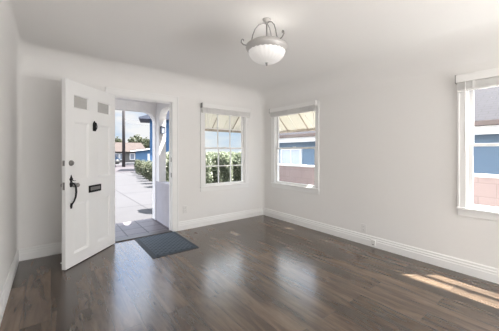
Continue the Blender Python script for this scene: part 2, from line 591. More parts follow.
# baseboards
PROF = [(0, 0), (0.020, 0), (0.020, 0.078), (0.016, 0.084), (0.016, 0.104), (0.011, 0.110), (0.011, 0.128), (0.006, 0.138), (0, 0.138)]
def baseboard(name, runs, label):
    mb = MB()
    for (p, q, nrm) in runs:
        p, q, nrm = Vector(p), Vector(q), Vector(nrm)
        A = [mb.bm.verts.new((p.x + nrm.x * o, p.y + nrm.y * o, z)) for o, z in PROF]
        B = [mb.bm.verts.new((q.x + nrm.x * o, q.y + nrm.y * o, z)) for o, z in PROF]
        n = len(PROF)
        for k in range(n):
            mb.bm.faces.new((A[k], A[(k + 1) % n], B[(k + 1) % n], B[k]))
        mb.bm.faces.new(A[::-1]); mb.bm.faces.new(B)
    o = mb.build(name, M_TRIM, recalc=True)
    return tag(o, label, 'baseboard', kind='structure')
CW = 0.093   # door casing width
baseboard('baseboard_back', [((XL, YB, 0), (DOOR_X0 - CW, YB, 0), (0, -1, 0)), ((DOOR_X1 + CW, YB, 0), (XR, YB, 0), (0, -1, 0))],
          'white stepped baseboard along the front door wall')
baseboard('baseboard_right', [((XR, YR, 0), (XR, YB, 0), (-1, 0, 0))], 'white stepped baseboard along the right wall')
baseboard('baseboard_left', [((XL, YR, 0), (XL, YB, 0), (1, 0, 0))], 'white stepped baseboard along the left wall')

# door frame: jambs, stops, casing
mb = MB()
y0, y1 = YB - 0.014, YB
for (a, b_) in ((DOOR_X0 - CW, DOOR_X0 + 0.004), (DOOR_X1 - 0.004, DOOR_X1 + CW)):
    mb.box(a, b_, y0, y1, 0.0, DOOR_H - 0.004, 0.003)
mb.box(DOOR_X0 - CW, DOOR_X1 + CW, y0, y1, DOOR_H - 0.004, DOOR_H + CW, 0.003)
for (a, b_) in ((DOOR_X0 - CW, DOOR_X0 - CW + 0.02), (DOOR_X1 + CW - 0.02, DOOR_X1 + CW)):      # back band
    mb.box(a, b_, y0 - 0.008, y0, 0.0, DOOR_H + CW, 0.002)
mb.box(DOOR_X0 - CW, DOOR_X1 + CW, y0 - 0.008, y0, DOOR_H + CW - 0.02, DOOR_H + CW, 0.002)
frame = mb.build('trim_1', M_TRIM)
tag(frame, 'white casing around the front doorway', 'door frame', kind='structure')
mb = MB()
mb.box(DOOR_X0, DOOR_X0 + 0.012, YB, YB + TH, 0, DOOR_H)
mb.box(DOOR_X1 - 0.012, DOOR_X1, YB, YB + TH, 0, DOOR_H)
mb.box(DOOR_X0, DOOR_X1, YB, YB + TH, DOOR_H - 0.012, DOOR_H)
mb.box(DOOR_X0 + 0.012, DOOR_X0 + 0.024, YB + 0.05, YB + 0.09, 0, DOOR_H - 0.012)
mb.box(DOOR_X1 - 0.024, DOOR_X1 - 0.012, YB + 0.05, YB + 0.09, 0, DOOR_H - 0.012)
mb.box(DOOR_X0 + 0.012, DOOR_X1 - 0.012, YB + 0.05, YB + 0.09, DOOR_H - 0.024, DOOR_H - 0.012)
mb.build('jamb', M_TRIM, frame)
for z, nm in ((0.89, 'strike_plate'), (1.134, 'strike_plate')):
    mb = MB()
    mb.box(DOOR_X1 - 0.0145, DOOR_X1 - 0.011, YB + 0.008, YB + 0.040, z - 0.035, z + 0.035)
    mb.build(nm, M_STEEL, frame)
mb = MB()
mb.box(DOOR_X0, DOOR_X1, YB - 0.005, YB + TH + 0.02, -0.015, 0.014, 0.005)
tag(mb.build('trim_2', M_THRESH), 'dark wooden threshold under the front doorway', 'threshold', kind='structure')

# ------------------------------------------------------------------ windows
def make_window(name, W, mat4, muntins, label):
    """local frame: x along the wall, y out of the room (0 = wall face), z up"""
    root = empty(name)
    root.matrix_world = mat4
    tag(root, label, 'window', kind='structure')
    a, b_, z0, z1 = W['a'], W['b'], W['z0'], W['z1']
    c, ct = 0.068, 0.030
    mb = MB()
    mb.box(a - c, a + 0.003, -0.018, 0, z0, z1 + ct, 0.003)
    mb.box(b_ - 0.003, b_ + c, -0.018, 0, z0, z1 + ct, 0.003)
    mb.box(a - c, b_ + c, -0.018, 0, z1, z1 + ct, 0.003)
    mb.box(a - c, a - c + 0.016, -0.026, -0.018, z0, z1 + ct, 0.002)
    mb.box(b_ + c - 0.016, b_ + c, -0.026, -0.018, z0, z1 + ct, 0.002)
    mb.build('casing', M_TRIM, root)
    mb = MB()
    t = 0.012
    mb.box(a, a + t, 0, TH, z0, z1); mb.box(b_ - t, b_, 0, TH, z0, z1); mb.box(a, b_, 0, TH, z1 - t, z1)
    mb.box(a, b_, 0.03, TH + 0.03, z0 - 0.004, z0 + 0.012)
    mb.build('jamb', M_TRIM, root)
    mb = MB()
    mb.box(a - c - 0.006, b_ + c + 0.006, -0.038, 0.05, z0 - 0.006, z0 + 0.018, 0.004)
    mb.box(a - c, b_ + c, -0.016, 0, z0 - 0.072, z0 - 0.006, 0.003)
    mb.build('sill', M_TRIM, root)
    zm = 1.325
    def sash(y0, y1, zb, zt, bot, top):
        st = 0.036
        u0, u1 = a + t, b_ - t
        mb = MB()
        mb.box(u0, u0 + st, y0, y1, zb, zt, 0.003); mb.box(u1 - st, u1, y0, y1, zb, zt, 0.003)
        mb.box(u0 + st, u1 - st, y0, y1, zb, zb + bot, 0.003); mb.box(u0 + st, u1 - st, y0, y1, zt - top, zt, 0.003)
        s = mb.build('sash', M_TRIM, root)
        gu0, gu1, gz0, gz1 = u0 + st, u1 - st, zb + bot, zt - top
        ym = (y0 + y1) / 2
        mb = MB(); mb.box(gu0 - 0.004, gu1 + 0.004, ym - 0.002, ym + 0.002, gz0 - 0.004, gz1 + 0.004)
        mb.build('pane', M_GLASS, s)
        if muntins:
            mb = MB()
            for k in (1, 2):
                u = gu0 + (gu1 - gu0) * k / 3
                mb.box(u - 0.009, u + 0.009, ym - 0.012, ym + 0.012, gz0, gz1, 0.003)
            zz = (gz0 + gz1) / 2
            mb.box(gu0, gu1, ym - 0.011, ym + 0.011, zz - 0.009, zz + 0.009, 0.003)
            mb.build('muntins', M_TRIM, s)
        return s
    sash(0.020, 0.044, z0 + 0.013, zm + 0.015, 0.040, 0.030)
    sash(0.046, 0.070, zm - 0.015, z1 - t, 0.030, 0.036)
    mb = MB()
    um = (a + b_) / 2
    mb.box(um - 0.03, um + 0.03, 0.006, 0.03, zm + 0.015, zm + 0.024, 0.003)
    mb.build('sash_lock', M_TRIM, root)
    return root

MAT_BACK = Matrix.Translation((0, YB, 0))
MAT_RIGHT = Matrix(((0, 1, 0, XR), (1, 0, 0, 0), (0, 0, 1, 0), (0, 0, 0, 1)))
# right wall: local x -> world Y, local y -> world X (mirrored frame keeps 'out of the room' as +y)
def right_mat():
    return Matrix(((0.0, 1.0, 0.0, XR), (-1.0, 0.0, 0.0, 0.0), (0.0, 0.0, 1.0, 0.0), (0, 0, 0, 1)))
def flip(W):
    return dict(a=-W['b'], b=-W['a'], z0=W['z0'], z1=W['z1'])
make_window('window_1', W1, MAT_BACK, True, 'white small-paned sash window on the wall beside the front door')
make_window('window_2', flip(W2), right_mat(), False, 'white plain sash window on the right wall near the far corner')
make_window('window_3', flip(W3), right_mat(), False, 'white plain sash window cut off by the right edge of the view')

def make_blind(u0, u1, mat4, label, wand_u, cords, rail_z=(2.000, 2.072)):
    root = empty('window_blind')
    root.matrix_world = mat4 @ Matrix.Translation(((u0 + u1) / 2, 0, 1.91))
    tag(root, label, 'blind', 'raised slatted window blinds')
    off = Vector(((u0 + u1) / 2, 0, 1.91))
    def part(name, m, mat, p=root):
        m.bm.transform(Matrix.Translation(-off))
        return m.build(name, mat, p)
    mb = MB(); mb.box(u0, u1, -0.082, -0.027, rail_z[0], rail_z[1], 0.004)
    part('headrail', mb, M_VAL)
    mb = MB()
    n = 9
    z = rail_z[0] - 0.004
    for k in range(n):
        mb.box(u0 + 0.012, u1 - 0.012, -0.078, -0.030, z - 0.0062, z - 0.0036)
        mb.box(u0 + 0.013, u1 - 0.013, -0.0765, -0.034, z - 0.0036, z)
        z -= 0.0078
    part('slat_stack', mb, M_BLIND)
    mb = MB(); mb.box(u0 + 0.012, u1 - 0.012, -0.079, -0.030, z - 0.014, z, 0.003)
    part('bottom_rail', mb, M_VAL)
    for u in cords:
        mb = MB(); mb.box(u - 0.009, u + 0.009, -0.0808, -0.078, z - 0.012, rail_z[0])
        part('ladder_tape', mb, M_BLIND)
    mb = MB(); mb.tube([(wand_u, -0.088, rail_z[0] + 0.01), (wand_u, -0.09, 1.7), (wand_u, -0.088, 1.20 if wand_u < -0.5 and u1 > -0.9 else 1.62)], 0.0045, 6)
    part('tilt_wand', mb, M_PLASTIC)
    for u in (u0 - 0.003, u1 - 0.003):
        mb = MB(); mb.box(u, u + 0.006, -0.086, -0.026, rail_z[0] - 0.004, rail_z[1] + 0.006)
        part('end_bracket', mb, M_NICKEL if u < u0 else M_VAL)
    return root
make_blind(1.998, 3.02, MAT_BACK, 'raised slatted blind over the small-paned window beside the front door', 2.10, (2.15, 2.45, 2.75, 2.93))
make_blind(-3.715, -2.635, right_mat(), 'raised slatted blind over the right-wall window near the far corner', -2.66, (-3.55, -3.25, -2.95, -2.75))
make_blind(-0.842, 0.235, right_mat(), 'raised slatted blind over the window cut off by the right edge', -0.76, (-0.7, -0.3, 0.1), (1.962, 2.038))

# ------------------------------------------------------------------ the front door leaf
DT = 0.044
DW = 0.835
ax = Vector((-0.697, -0.717, 0)).normalized()
nx = Vector((0.717, -0.697, 0)).normalized()     # outer face, turned towards the room
door = None
PAN = []
C0, C1, C2, C3 = 0.115, 0.352, 0.500, 0.724       # panel columns (u from the hinge)
ROWS = [(0.140, 0.690, 'p'), (0.945, 1.590, 'p'), (1.742, 1.885, 'l')]
def door_leaf():
    mb = MB()
    us = [0.012, C0, C1, C2, C3, DW]
    zs = [0.010] + [z for r in ROWS for z in r[:2]] + [2.032]
    def kind(i, j):
        if i in (1, 3) and j in (1, 3, 5):
            return ROWS[(j - 1) // 2][2]
        return None
    for side in (0, 1):
        v0 = 0.0 if side == 0 else -DT
        sg = -1 if side == 0 else 1
        for i in range(5):
            for j in range(7):
                a, b_, c, d = us[i], us[i + 1], zs[j], zs[j + 1]
                k = kind(i, j)
                if k is None:
                    mb.quad((a, v0, c), (b_, v0, c), (b_, v0, d), (a, v0, d))
                else:
                    levels = [(0, 0.0), (0.004, 0.004), (0.016, 0.007), (0.020, 0.013)] if k == 'p' else [(0, 0), (0.008, 0.010), (0.010, DT / 2)]
                    prev = None
                    for ins, dep in levels:
                        y = v0 + sg * dep
                        cur = [(a + ins, y, c + ins), (b_ - ins, y, c + ins), (b_ - ins, y, d - ins), (a + ins, y, d - ins)]
                        if prev:
                            for q in range(4):
                                mb.quad(prev[q], prev[(q + 1) % 4], cur[(q + 1) % 4], cur[q])
                        prev = cur
                    if k == 'p':
                        mb.quad(*prev)
    a, b_, c, d = us[0], us[-1], zs[0], zs[-1]
    mb.quad((a, 0, c), (a, 0, d), (a, -DT, d), (a, -DT, c))
    mb.quad((b_, 0, c), (b_, 0, d), (b_, -DT, d), (b_, -DT, c))
    mb.quad((a, 0, c), (b_, 0, c), (b_, -DT, c), (a, -DT, c))
    mb.quad((a, 0, d), (b_, 0, d), (b_, -DT, d), (a, -DT, d))
    bmesh.ops.remove_doubles(mb.bm, verts=mb.bm.verts[:], dist=1e-5)
    return mb
HINGE = Vector((0.703, 3.948, 0))
door = door_leaf().build('door_1', M_DOOR, recalc=True)
tag(door, 'white panelled front door standing wide open into the room', 'door', kind='structure')
door.matrix_world = Matrix(((ax.x, nx.x, 0, HINGE.x), (ax.y, nx.y, 0, HINGE.y), (0, 0, 1, 0), (0, 0, 0, 1)))
for (a, b_) in ((C0, C1), (C2, C3)):
    mb = MB(); mb.box(a + 0.006, b_ - 0.006, -DT / 2 - 0.003, -DT / 2 + 0.003, 1.748, 1.879)
    tag(mb.build('pane', M_FROST, door), 'small obscured grey pane')
RY = Matrix.Rotation(-PI / 2, 4, 'X')            # local z -> +y (out of the outer face)
def at(u, z, v=0.0): return Matrix.Translation((u, v, z)) @ RY
# knocker
mb = MB()
mb.prism([(-0.026, -0.060), (0.026, -0.060), (0.026, 0.028), (0.018, 0.046), (0.0, 0.066), (-0.018, 0.046), (-0.026, 0.028)], 0.008, Matrix.Translation((0.412, 0.0, 1.567)), 0.002)
k = mb.build('knocker', M_BLACK, door)
mb = MB()
mb.tube([(0.412 - 0.016, 0.016, 1.600), (0.412 - 0.022, 0.020, 1.565), (0.412 - 0.012, 0.022, 1.532), (0.412, 0.022, 1.524), (0.412 + 0.012, 0.022, 1.532), (0.412 + 0.022, 0.020, 1.565), (0.412 + 0.016, 0.016, 1.600)], 0.005, 8)
mb.lathe([(0, 0.0), (0.008, 0), (0.008, 0.028), (0, 0.032)], 12, at(0.412, 1.602))
mb.build('knocker_ring', M_BLACK, k)
# mail slot
mb = MB()
mb.box(0.298, 0.506, 0.0, 0.008, 0.772, 0.856, 0.003)
k = mb.build('mail_slot', M_BLACK, door)
mb = MB(); mb.box(0.322, 0.482, 0.007, 0.013, 0.796, 0.836, 0.003)
mb.build('slot_flap', M_STEEL, k)
# deadbolt
mb = MB()
mb.lathe([(0, 0), (0.031, 0), (0.031, 0.006), (0.024, 0.018), (0.016, 0.022), (0, 0.022)], 24, at(0.764, 1.134))
k = mb.build('deadbolt', M_STEEL, door)
mb = MB(); mb.box(0.7625, 0.7655, 0.0215, 0.0232, 1.124, 1.144)
mb.build('keyhole', M_SLOT, k)
# handle set
hu = 0.764
mb = MB()
mb.prism([(-0.016, -0.05), (0.016, -0.05), (0.022, -0.015), (0.012, 0.01), (0.024, 0.035), (0.012, 0.055), (0.0, 0.085), (-0.012, 0.055), (-0.024, 0.035), (-0.012, 0.01), (-0.022, -0.015)], 0.006, Matrix.Translation((hu, 0, 0.925)), 0.0015)
mb.prism([(-0.010, -0.03), (0.010, -0.03), (0.017, 0.0), (0.008, 0.03), (-0.008, 0.03), (-0.017, 0.0)], 0.006, Matrix.Translation((hu, 0, 0.672)), 0.0015)
hs = mb.build('handle_set', M_BLACK, door)
mb = MB()
mb.tube([(hu, 0.004, 0.925), (hu, 0.030, 0.915), (hu, 0.052, 0.895), (hu, 0.060, 0.865), (hu - 0.002, 0.060, 0.82), (hu - 0.004, 0.052, 0.77), (hu - 0.002, 0.036, 0.725), (hu, 0.016, 0.695), (hu, 0.004, 0.672)], [0.006, 0.008, 0.009, 0.010, 0.011, 0.010, 0.009, 0.008, 0.007], 10)
mb.build('grip', M_BLACK, hs)
mb = MB()
mb.tube([(hu, 0.0, 0.945), (hu, 0.020, 0.950), (hu, 0.038, 0.943)], [0.004, 0.004, 0.004], 8)
mb.lathe([(0, 0), (0.014, 0), (0.014, 0.004), (0, 0.005)], 16, Matrix.Translation((hu, 0.042, 0.941)))
mb.build('thumb_latch', M_BLACK, hs)
mb = MB()
mb.lathe([(0, 0), (0.026, 0), (0.026, 0.005), (0.012, 0.010), (0.012, 0.024), (0.022, 0.034), (0.024, 0.046), (0.016, 0.056), (0, 0.058)], 24, at(hu - 0.045, 0.892))
tag(mb.build('knob', M_NICKEL, door), 'silver round knob')
mb = MB()
mb.lathe([(0, 0), (0.028, 0), (0.028, 0.005), (0.011, 0.010), (0.011, 0.030), (0.023, 0.042), (0.026, 0.054), (0.018, 0.066), (0, 0.068)], 24, Matrix.Translation((hu, -DT, 0.892)) @ Matrix.Rotation(PI / 2, 4, 'X'))
mb.build('knob', M_STEEL, door)
for z, h_ in ((1.134, 0.028), (0.892, 0.040)):
    mb = MB(); mb.box(DW - 0.0005, DW + 0.002, -0.034, -0.010, z - h_, z + h_)
    mb.box(DW, DW + 0.010, -0.028, -0.016, z - 0.010, z + 0.010, 0.002)
    mb.build('latch_plate', M_STEEL, door)
for z in (0.22, 1.02, 1.82):
    mb = MB()
    mb.tube([(0.008, -DT - 0.004, z - 0.045), (0.008, -DT - 0.004, z + 0.045)], 0.006, 10)
    mb.box(0.010, 0.045, -DT - 0.0015, -DT + 0.001, z - 0.044, z + 0.044)
    mb.build('hinge', M_STEEL, door)
mb = MB()
mb.tube([(DW - 0.075, -DT, 0.046), (DW - 0.075, -DT - 0.068, 0.046)], 0.0035, 8)
mb.lathe([(0, 0), (0.012, 0), (0.012, 0.004), (0, 0.005)], 14, Matrix.Translation((DW - 0.075, -DT, 0.046)) @ Matrix.Rotation(PI / 2, 4, 'X'))
k = mb.build('door_stop', M_NICKEL, door)
mb = MB()
mb.lathe([(0, 0), (0.009, 0), (0.009, 0.014), (0.006, 0.018), (0, 0.018)], 14, Matrix.Translation((DW - 0.075, -DT - 0.066, 0.046)) @ Matrix.Rotation(PI / 2, 4, 'X'))
tag(mb.build('rubber_tip', M_RUBBER, k), 'white rubber tip')

# ------------------------------------------------------------------ ceiling lamp
lx, ly = 1.535, 1.757
ZR = -0.232
lamp = empty('ceiling_lamp', (lx, ly, HC))
tag(lamp, 'semi-flush ceiling lamp with a ribbed white glass bowl and scrolled metal arms', 'lamp')
mb = MB()
mb.lathe([(0, 0), (0.038, 0), (0.037, -0.008), (0.032, -0.016), (0.024, -0.022), (0.014, -0.030), (0.010, -0.045), (0, -0.046)], 32)
mb.build('canopy', M_FADE, lamp)
mb = MB()
mb.tube([(0, 0, -0.03), (0, 0, ZR - 0.15)], 0.0055, 10)
mb.build('stem', M_NICKEL, lamp)
mb = MB()
mb.lathe([(0.150, ZR - 0.012), (0.120, ZR + 0.004), (0.130, ZR + 0.018), (0.165, ZR + 0.012), (0.184, ZR - 0.004), (0.188, ZR - 0.020), (0.182, ZR - 0.034), (0.170, ZR - 0.050), (0.160, ZR - 0.062), (0.150, ZR - 0.064), (0.150, ZR - 0.012)], 64)
mb.build('shade_rim', M_FADE, lamp)
mb = MB()
prof = []
for k in range(15):
    t = PI / 2 * k / 14
    prof.append((0.164 * math.cos(t) ** 0.85 if k < 14 else 0.0, ZR - 0.050 - 0.108 * math.sin(t)))
mb.lathe(prof, 144, None, lambda a, z: 1 + 0.009 * math.cos(24 * a))
mb.build('glass_bowl', M_BOWL, lamp)
mb = MB()
mb.lathe([(0, 0.012), (0.016, 0.010), (0.016, 0.004), (0.008, 0.0), (0.011, -0.008), (0.008, -0.018), (0, -0.024)], 20, Matrix.Translation((0, 0, ZR - 0.162)))
mb.build('finial', M_NICKEL, lamp)
for k, az in enumerate((147, 27, 267)):
    a = math.radians(az)
    P = [(0.010, -0.042), (0.030, -0.034), (0.070, -0.048), (0.104, -0.088), (0.124, -0.140), (0.135, -0.190), (0.152, -0.226), (0.182, -0.238), (0.210, -0.230), (0.228, -0.210), (0.226, -0.190), (0.214, -0.182), (0.206, -0.190), (0.211, -0.200)]
    mb = MB()
    mb.tube([(r * math.cos(a), r * math.sin(a), z) for r, z in P], [0.005] * 8 + [0.0055] * 4 + [0.005, 0.004], 8)
    mb.build('arm', M_NICKEL, lamp)

bulb_data = bpy.data.lights.new('lamp_bulb', 'POINT')
bulb_data.energy = 0.7
bulb_data.shadow_soft_size = 0.04
bulb_data.color = (1.0, 0.96, 0.91)
bulb = bpy.data.objects.new('lamp_bulb', bulb_data)
COL.objects.link(bulb)
bulb.parent = lamp
bulb.location = (0.03, 0.0, ZR - 0.02)

# ------------------------------------------------------------------ doormat
mat_root = empty('doormat', (1.247, 3.545, 0.0))
tag(mat_root, 'dark blue-grey ribbed doormat on the wood floor inside the front door', 'mat')
def mat_material():
    m = bpy.data.materials.new('ribbed_mat_rubber')
    m.use_nodes = True
    n = m.node_tree
    b = n.nodes['Principled BSDF']
    b.inputs['Roughness'].default_value = 0.8
    b.inputs['Specular IOR Level'].default_value = 0.25
    tc = n.nodes.new('ShaderNodeTexCoord')
    facs = []
    for rot in (PI / 4, -PI / 4):
        mp = n.nodes.new('ShaderNodeMapping'); mp.inputs['Rotation'].default_value = (0, 0, rot)
        wv = n.nodes.new('ShaderNodeTexWave'); wv.inputs['Scale'].default_value = 6.0
        n.links.new(tc.outputs['Object'], mp.inputs[0]); n.links.new(mp.outputs[0], wv.inputs['Vector'])
        facs.append(wv)
    mx = n.nodes.new('ShaderNodeMath'); mx.operation = 'MAXIMUM'
    n.links.new(facs[0].outputs['Fac'], mx.inputs[0]); n.links.new(facs[1].outputs['Fac'], mx.inputs[1])
    rp = n.nodes.new('ShaderNodeValToRGB')
    rp.color_ramp.elements[0].color = (0.016, 0.026, 0.036, 1); rp.color_ramp.elements[1].color = (0.095, 0.118, 0.145, 1)
    n.links.new(mx.outputs[0], rp.inputs[0]); n.links.new(rp.outputs[0], b.inputs['Base Color'])
    bp = n.nodes.new('ShaderNodeBump'); bp.inputs['Strength'].default_value = 0.6; bp.inputs['Distance'].default_value = 0.004
    n.links.new(mx.outputs[0], bp.inputs['Height']); n.links.new(bp.outputs[0], b.inputs['Normal'])
    return m
mb = MB()
mb.box(-0.297, 0.297, -0.435, 0.430, 0.0005, 0.007, 0.003)
mb.build('border', pm('mat_border', (0.026, 0.036, 0.048), 0.75, noise=0.15, scale=20), mat_root)
mb = MB()
mb.box(-0.245, 0.245, -0.383, 0.378, 0.004, 0.011, 0.002)
mb.build('ribbed_field', mat_material(), mat_root)

# ------------------------------------------------------------------ outlets on the walls
def outlet(loc, rz, label):
    r = empty('wall_outlet', loc, rz)
    tag(r, label, 'outlet')
    mb = MB(); mb.box(-0.035, 0.035, -0.006, 0.0, -0.058, 0.058, 0.002)
    mb.build('cover_plate', M_PLASTIC, r)
    for z in (-0.022, 0.022):
        mb = MB(); mb.box(-0.017, 0.017, -0.0075, -0.005, z - 0.014, z + 0.014, 0.001)
        s = mb.build('socket', M_PLASTIC, r)
        mb = MB()
        for u in (-0.007, 0.005):
            mb.box(u, u + 0.002, -0.0079, -0.0072, z - 0.003, z + 0.006)
        mb.build('slots', M_SLOT, s)
    return r
outlet((1.727, YB, 0.325), 0, 'white outlet plate on the wall between the front door and the small-paned window')
outlet((XR, 1.875, 0.215), -PI / 2, 'white outlet plate low on the right wall, just above the baseboard')
jb = empty('cable_jack', (XR - 0.020, 1.725, 0.062), -PI / 2)
tag(jb, 'small white cable jack box mounted on the right wall baseboard', 'jack')
mb = MB(); mb.box(-0.028, 0.028, -0.022, 0.0, -0.030, 0.038, 0.003)
mb.build('box', M_PLASTIC, jb)
mb = MB(); mb.box(-0.007, 0.007, -0.0235, -0.021, -0.026, -0.014, 0.001)
mb.build('port', M_SLOT, jb)

# ------------------------------------------------------------------ outside: porch and driveway
GZ = -0.15
mb = MB()
mb.box(-40, 60, 4.14, 70, GZ - 0.1, GZ)
mb.box(XR + TH, 60, -30, 4.14, GZ - 0.1, GZ)
tag(mb.build('driveway', M_CONC), 'pale concrete driveway with scored joints outside the front door', 'driveway', kind='structure')

PX0, PX1, PY0, PY1 = -0.70, 1.562, YB + TH, 5.10
mb = MB()
mb.box(PX0, PX1 + 0.125, PY0, PY1, GZ, -0.012, 0.004)
tag(mb.build('porch_floor', M_TILE), 'grey slate tiled porch floor outside the front door', 'porch floor', kind='structure')

# front arch wall of the porch (plane y = PY1-0.2 .. PY1), opening with rounded top corners
def arch_outline(x0, x1, z0, zt, r, X0, X1, ZT):
    """wall outline in xz with an arched opening that reaches its base"""
    pts = [(X0, z0), (x0, z0), (x0, zt - r)]
    for k in range(1, 9):
        a = PI - PI / 2 * k / 8
        pts.append((x0 + r + r * math.cos(a), zt - r + r * math.sin(a)))
    for k in range(0, 9):
        a = PI / 2 - PI / 2 * k / 8
        pts.append((x1 - r + r * math.cos(a), zt - r + r * math.sin(a)))
    pts += [(x1, z0), (X1, z0), (X1, ZT), (X0, ZT)]
    return pts
porch = MB()
PT = 0.125
out = arch_outline(-0.35, PX1 - 0.015, -0.012, 2.00, 0.20, PX0, PX1 + PT, 2.42)
porch.prism(out, 0.17, Matrix.Translation((0, PY1 - 0.17, 0)))
# side wall: parapet with an arched opening above, plane x = PX1 .. PX1+0.16
SM = Matrix(((0, 1, 0, PX1), (1, 0, 0, 0), (0, 0, 1, 0), (0, 0, 0, 1)))
so = arch_outline(PY0 + 0.02, PY1 - 0.34, 0.715, 2.02, 0.20, PY0, PY1 - 0.17, 2.42)
porch.prism(so, PT, SM)
tag(porch.build('porch_wall', M_STUCCO, recalc=True), 'white stucco porch arches with a low side parapet', 'porch wall', kind='structure')
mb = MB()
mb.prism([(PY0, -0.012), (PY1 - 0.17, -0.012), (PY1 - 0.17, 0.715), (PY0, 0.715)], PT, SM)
tag(mb.build('porch_parapet', pm('shade_grey_stucco', (0.42, 0.40, 0.43), 0.9, bump=0.5, bscale=40, noise=0.12, scale=6)), 'low stucco parapet at the right side of the porch, shade painted into its grey', 'parapet', kind='structure')  # shade on the parapet is painted into this greyer stucco colour
mb = MB()
mb.box(PX0, PX1, PY0, PY1 - 0.17, 2.16, 2.30)
tag(mb.build('porch_ceiling', M_STUCCO), 'pale stucco porch ceiling behind the arch', 'porch ceiling', kind='structure')

# porch sconce
sc = empty('wall_lantern', (PX1 + 0.052, PY1 - 0.34, 1.655), 0)
tag(sc, 'small dark square lantern on the white porch pillar', 'lantern')
mb = MB()
mb.box(-0.035, 0.035, -0.012, 0.0, -0.06, 0.06, 0.002)
mb.box(-0.038, 0.038, -0.085, -0.012, 0.055, 0.068, 0.003)
mb.box(-0.038, 0.038, -0.085, -0.012, -0.068, -0.058, 0.003)
for u in (-0.037, 0.029):
    for v in (-0.083, -0.022):
        mb.box(u, u + 0.008, v, v + 0.008, -0.06, 0.056)
mb.build('housing', pm('dark_blue_grey_metal', (0.06, 0.075, 0.11), 0.4, metal=0.3, noise=0.1), sc)
mb = MB(); mb.box(-0.031, 0.031, -0.078, -0.020, -0.055, 0.052)
mb.build('lantern_glass', pm('smoky_lantern_glass', (0.30, 0.33, 0.40), 0.2, noise=0.1), sc)

# ------------------------------------------------------------------ awnings over the two far windows
def awning(mat4, u0, u1, label):
    r = empty('window_awning')
    r.matrix_world = mat4 @ Matrix.Translation(((u0 + u1) / 2, TH, 0))
    tag(r, label, 'awning', 'metal window awnings')
    w = (u1 - u0) / 2
    zt, zl, d = 2.36, 1.72, 0.66
    n = 9
    for pname, shift, mat, ks in (('awning_panel', 0.0, M_AWN, range(n)),):
        mb = MB()
        for k in ks:
            a = -w + 2 * w * k / n
            b_ = -w + 2 * w * (k + 1) / n
            o = 0.018 if k % 2 else 0.0
            A = [(a, 0.01, zt + o), (b_, 0.01, zt + o), (b_, d, zl + o), (a, d, zl + o)]
            B = [(x, y + 0.004, z + 0.012) for x, y, z in A]
            mb.quad(*A[::-1]); mb.quad(*B)
            for q in range(4):
                mb.quad(A[q], A[(q + 1) % 4], B[(q + 1) % 4], B[q])
        mb.build(pname, mat, r, recalc=False)
    mb = MB(); mb.box(-w, w, d - 0.012, d + 0.012, zl - 0.035, zl + 0.022)
    mb.build('front_lip', M_AWNTAN, r)
    for k in (-0.6, 0.0, 0.6):
        mb = MB(); mb.tube([(k * w, 0.02, zt - 0.03), (k * w, d - 0.01, zl - 0.02)], 0.011, 6)
        mb.build('rafter', M_AWNTAN, r)
    for k in (-0.92, 0.92):
        mb = MB(); mb.tube([(k * w, 0.0, 1.74), (k * w, d - 0.02, zl - 0.01)], 0.008, 6)
        mb.build('support_arm', M_WHITE, r)
    return r
awning(MAT_BACK, 1.80, 3.46, 'cream slatted metal awning outside the small-paned window')
awning(right_mat(), -4.40, -2.52, 'cream slatted metal awning outside the right-wall window near the corner')

# ------------------------------------------------------------------ plants
def foliage_mesh(name, n, rx, rz, leaf, mat, seed, flat=False):
    rnd = random.Random(seed)
    bm = bmesh.new()
    lobes = [(rnd.uniform(-.45, .45) * rx, rnd.uniform(-.45, .45) * rx, rnd.uniform(0.35, 1.0) * rz, rnd.uniform(.45, .7)) for _ in range(9)]
    for k in range(n):
        lx_, ly_, lz_, s = lobes[k % len(lobes)]
        d = Vector((rnd.gauss(0, 1), rnd.gauss(0, 1), rnd.gauss(0, 1))).normalized() * rnd.uniform(0.55, 1.0)
        p = Vector((lx_ + d.x * rx * s, ly_ + d.y * rx * s, lz_ + d.z * rz * s * 0.75))
        p.z = max(0.03, p.z)
        q = Euler((rnd.uniform(-1.1, 1.1), rnd.uniform(-1.1, 1.1), rnd.uniform(0, 6.3))).to_matrix()
        l = leaf * rnd.uniform(0.7, 1.3)
        pts = [(-l * .5, 0, 0), (-l * .1, l * .26, l * .06), (l * .5, 0, 0), (-l * .1, -l * .26, l * .06)]
        vs = [bm.verts.new(p + q @ Vector(c)) for c in pts]
        bm.faces.new((vs[0], vs[1], vs[2]))
        bm.faces.new((vs[0], vs[2], vs[3]))
    me = bpy.data.meshes.new(name)
    bm.to_mesh(me); bm.free()
    me.materials.append(mat)
    return me
def plant(name, loc, mesh, stem_h, stem_r, sc=(1, 1, 1), label='', cat='shrub', group=None, rz=0.0):
    r = empty(name, loc, rz)
    r.scale = sc
    tag(r, label, cat, group)
    f = bpy.data.objects.new('foliage', mesh); COL.objects.link(f); f.parent = r
    mb = MB()
    for k in range(4):
        a = k * 1.7
        mb.tube([(0.03 * math.cos(a), 0.03 * math.sin(a), 0), (0.10 * stem_h * math.cos(a), 0.10 * stem_h * math.sin(a), stem_h * .5), (0.22 * stem_h * math.cos(a), 0.22 * stem_h * math.sin(a), stem_h)], [stem_r, stem_r * .8, stem_r * .5], 6)
    mb.build('stem', M_BARK, r)
    return r
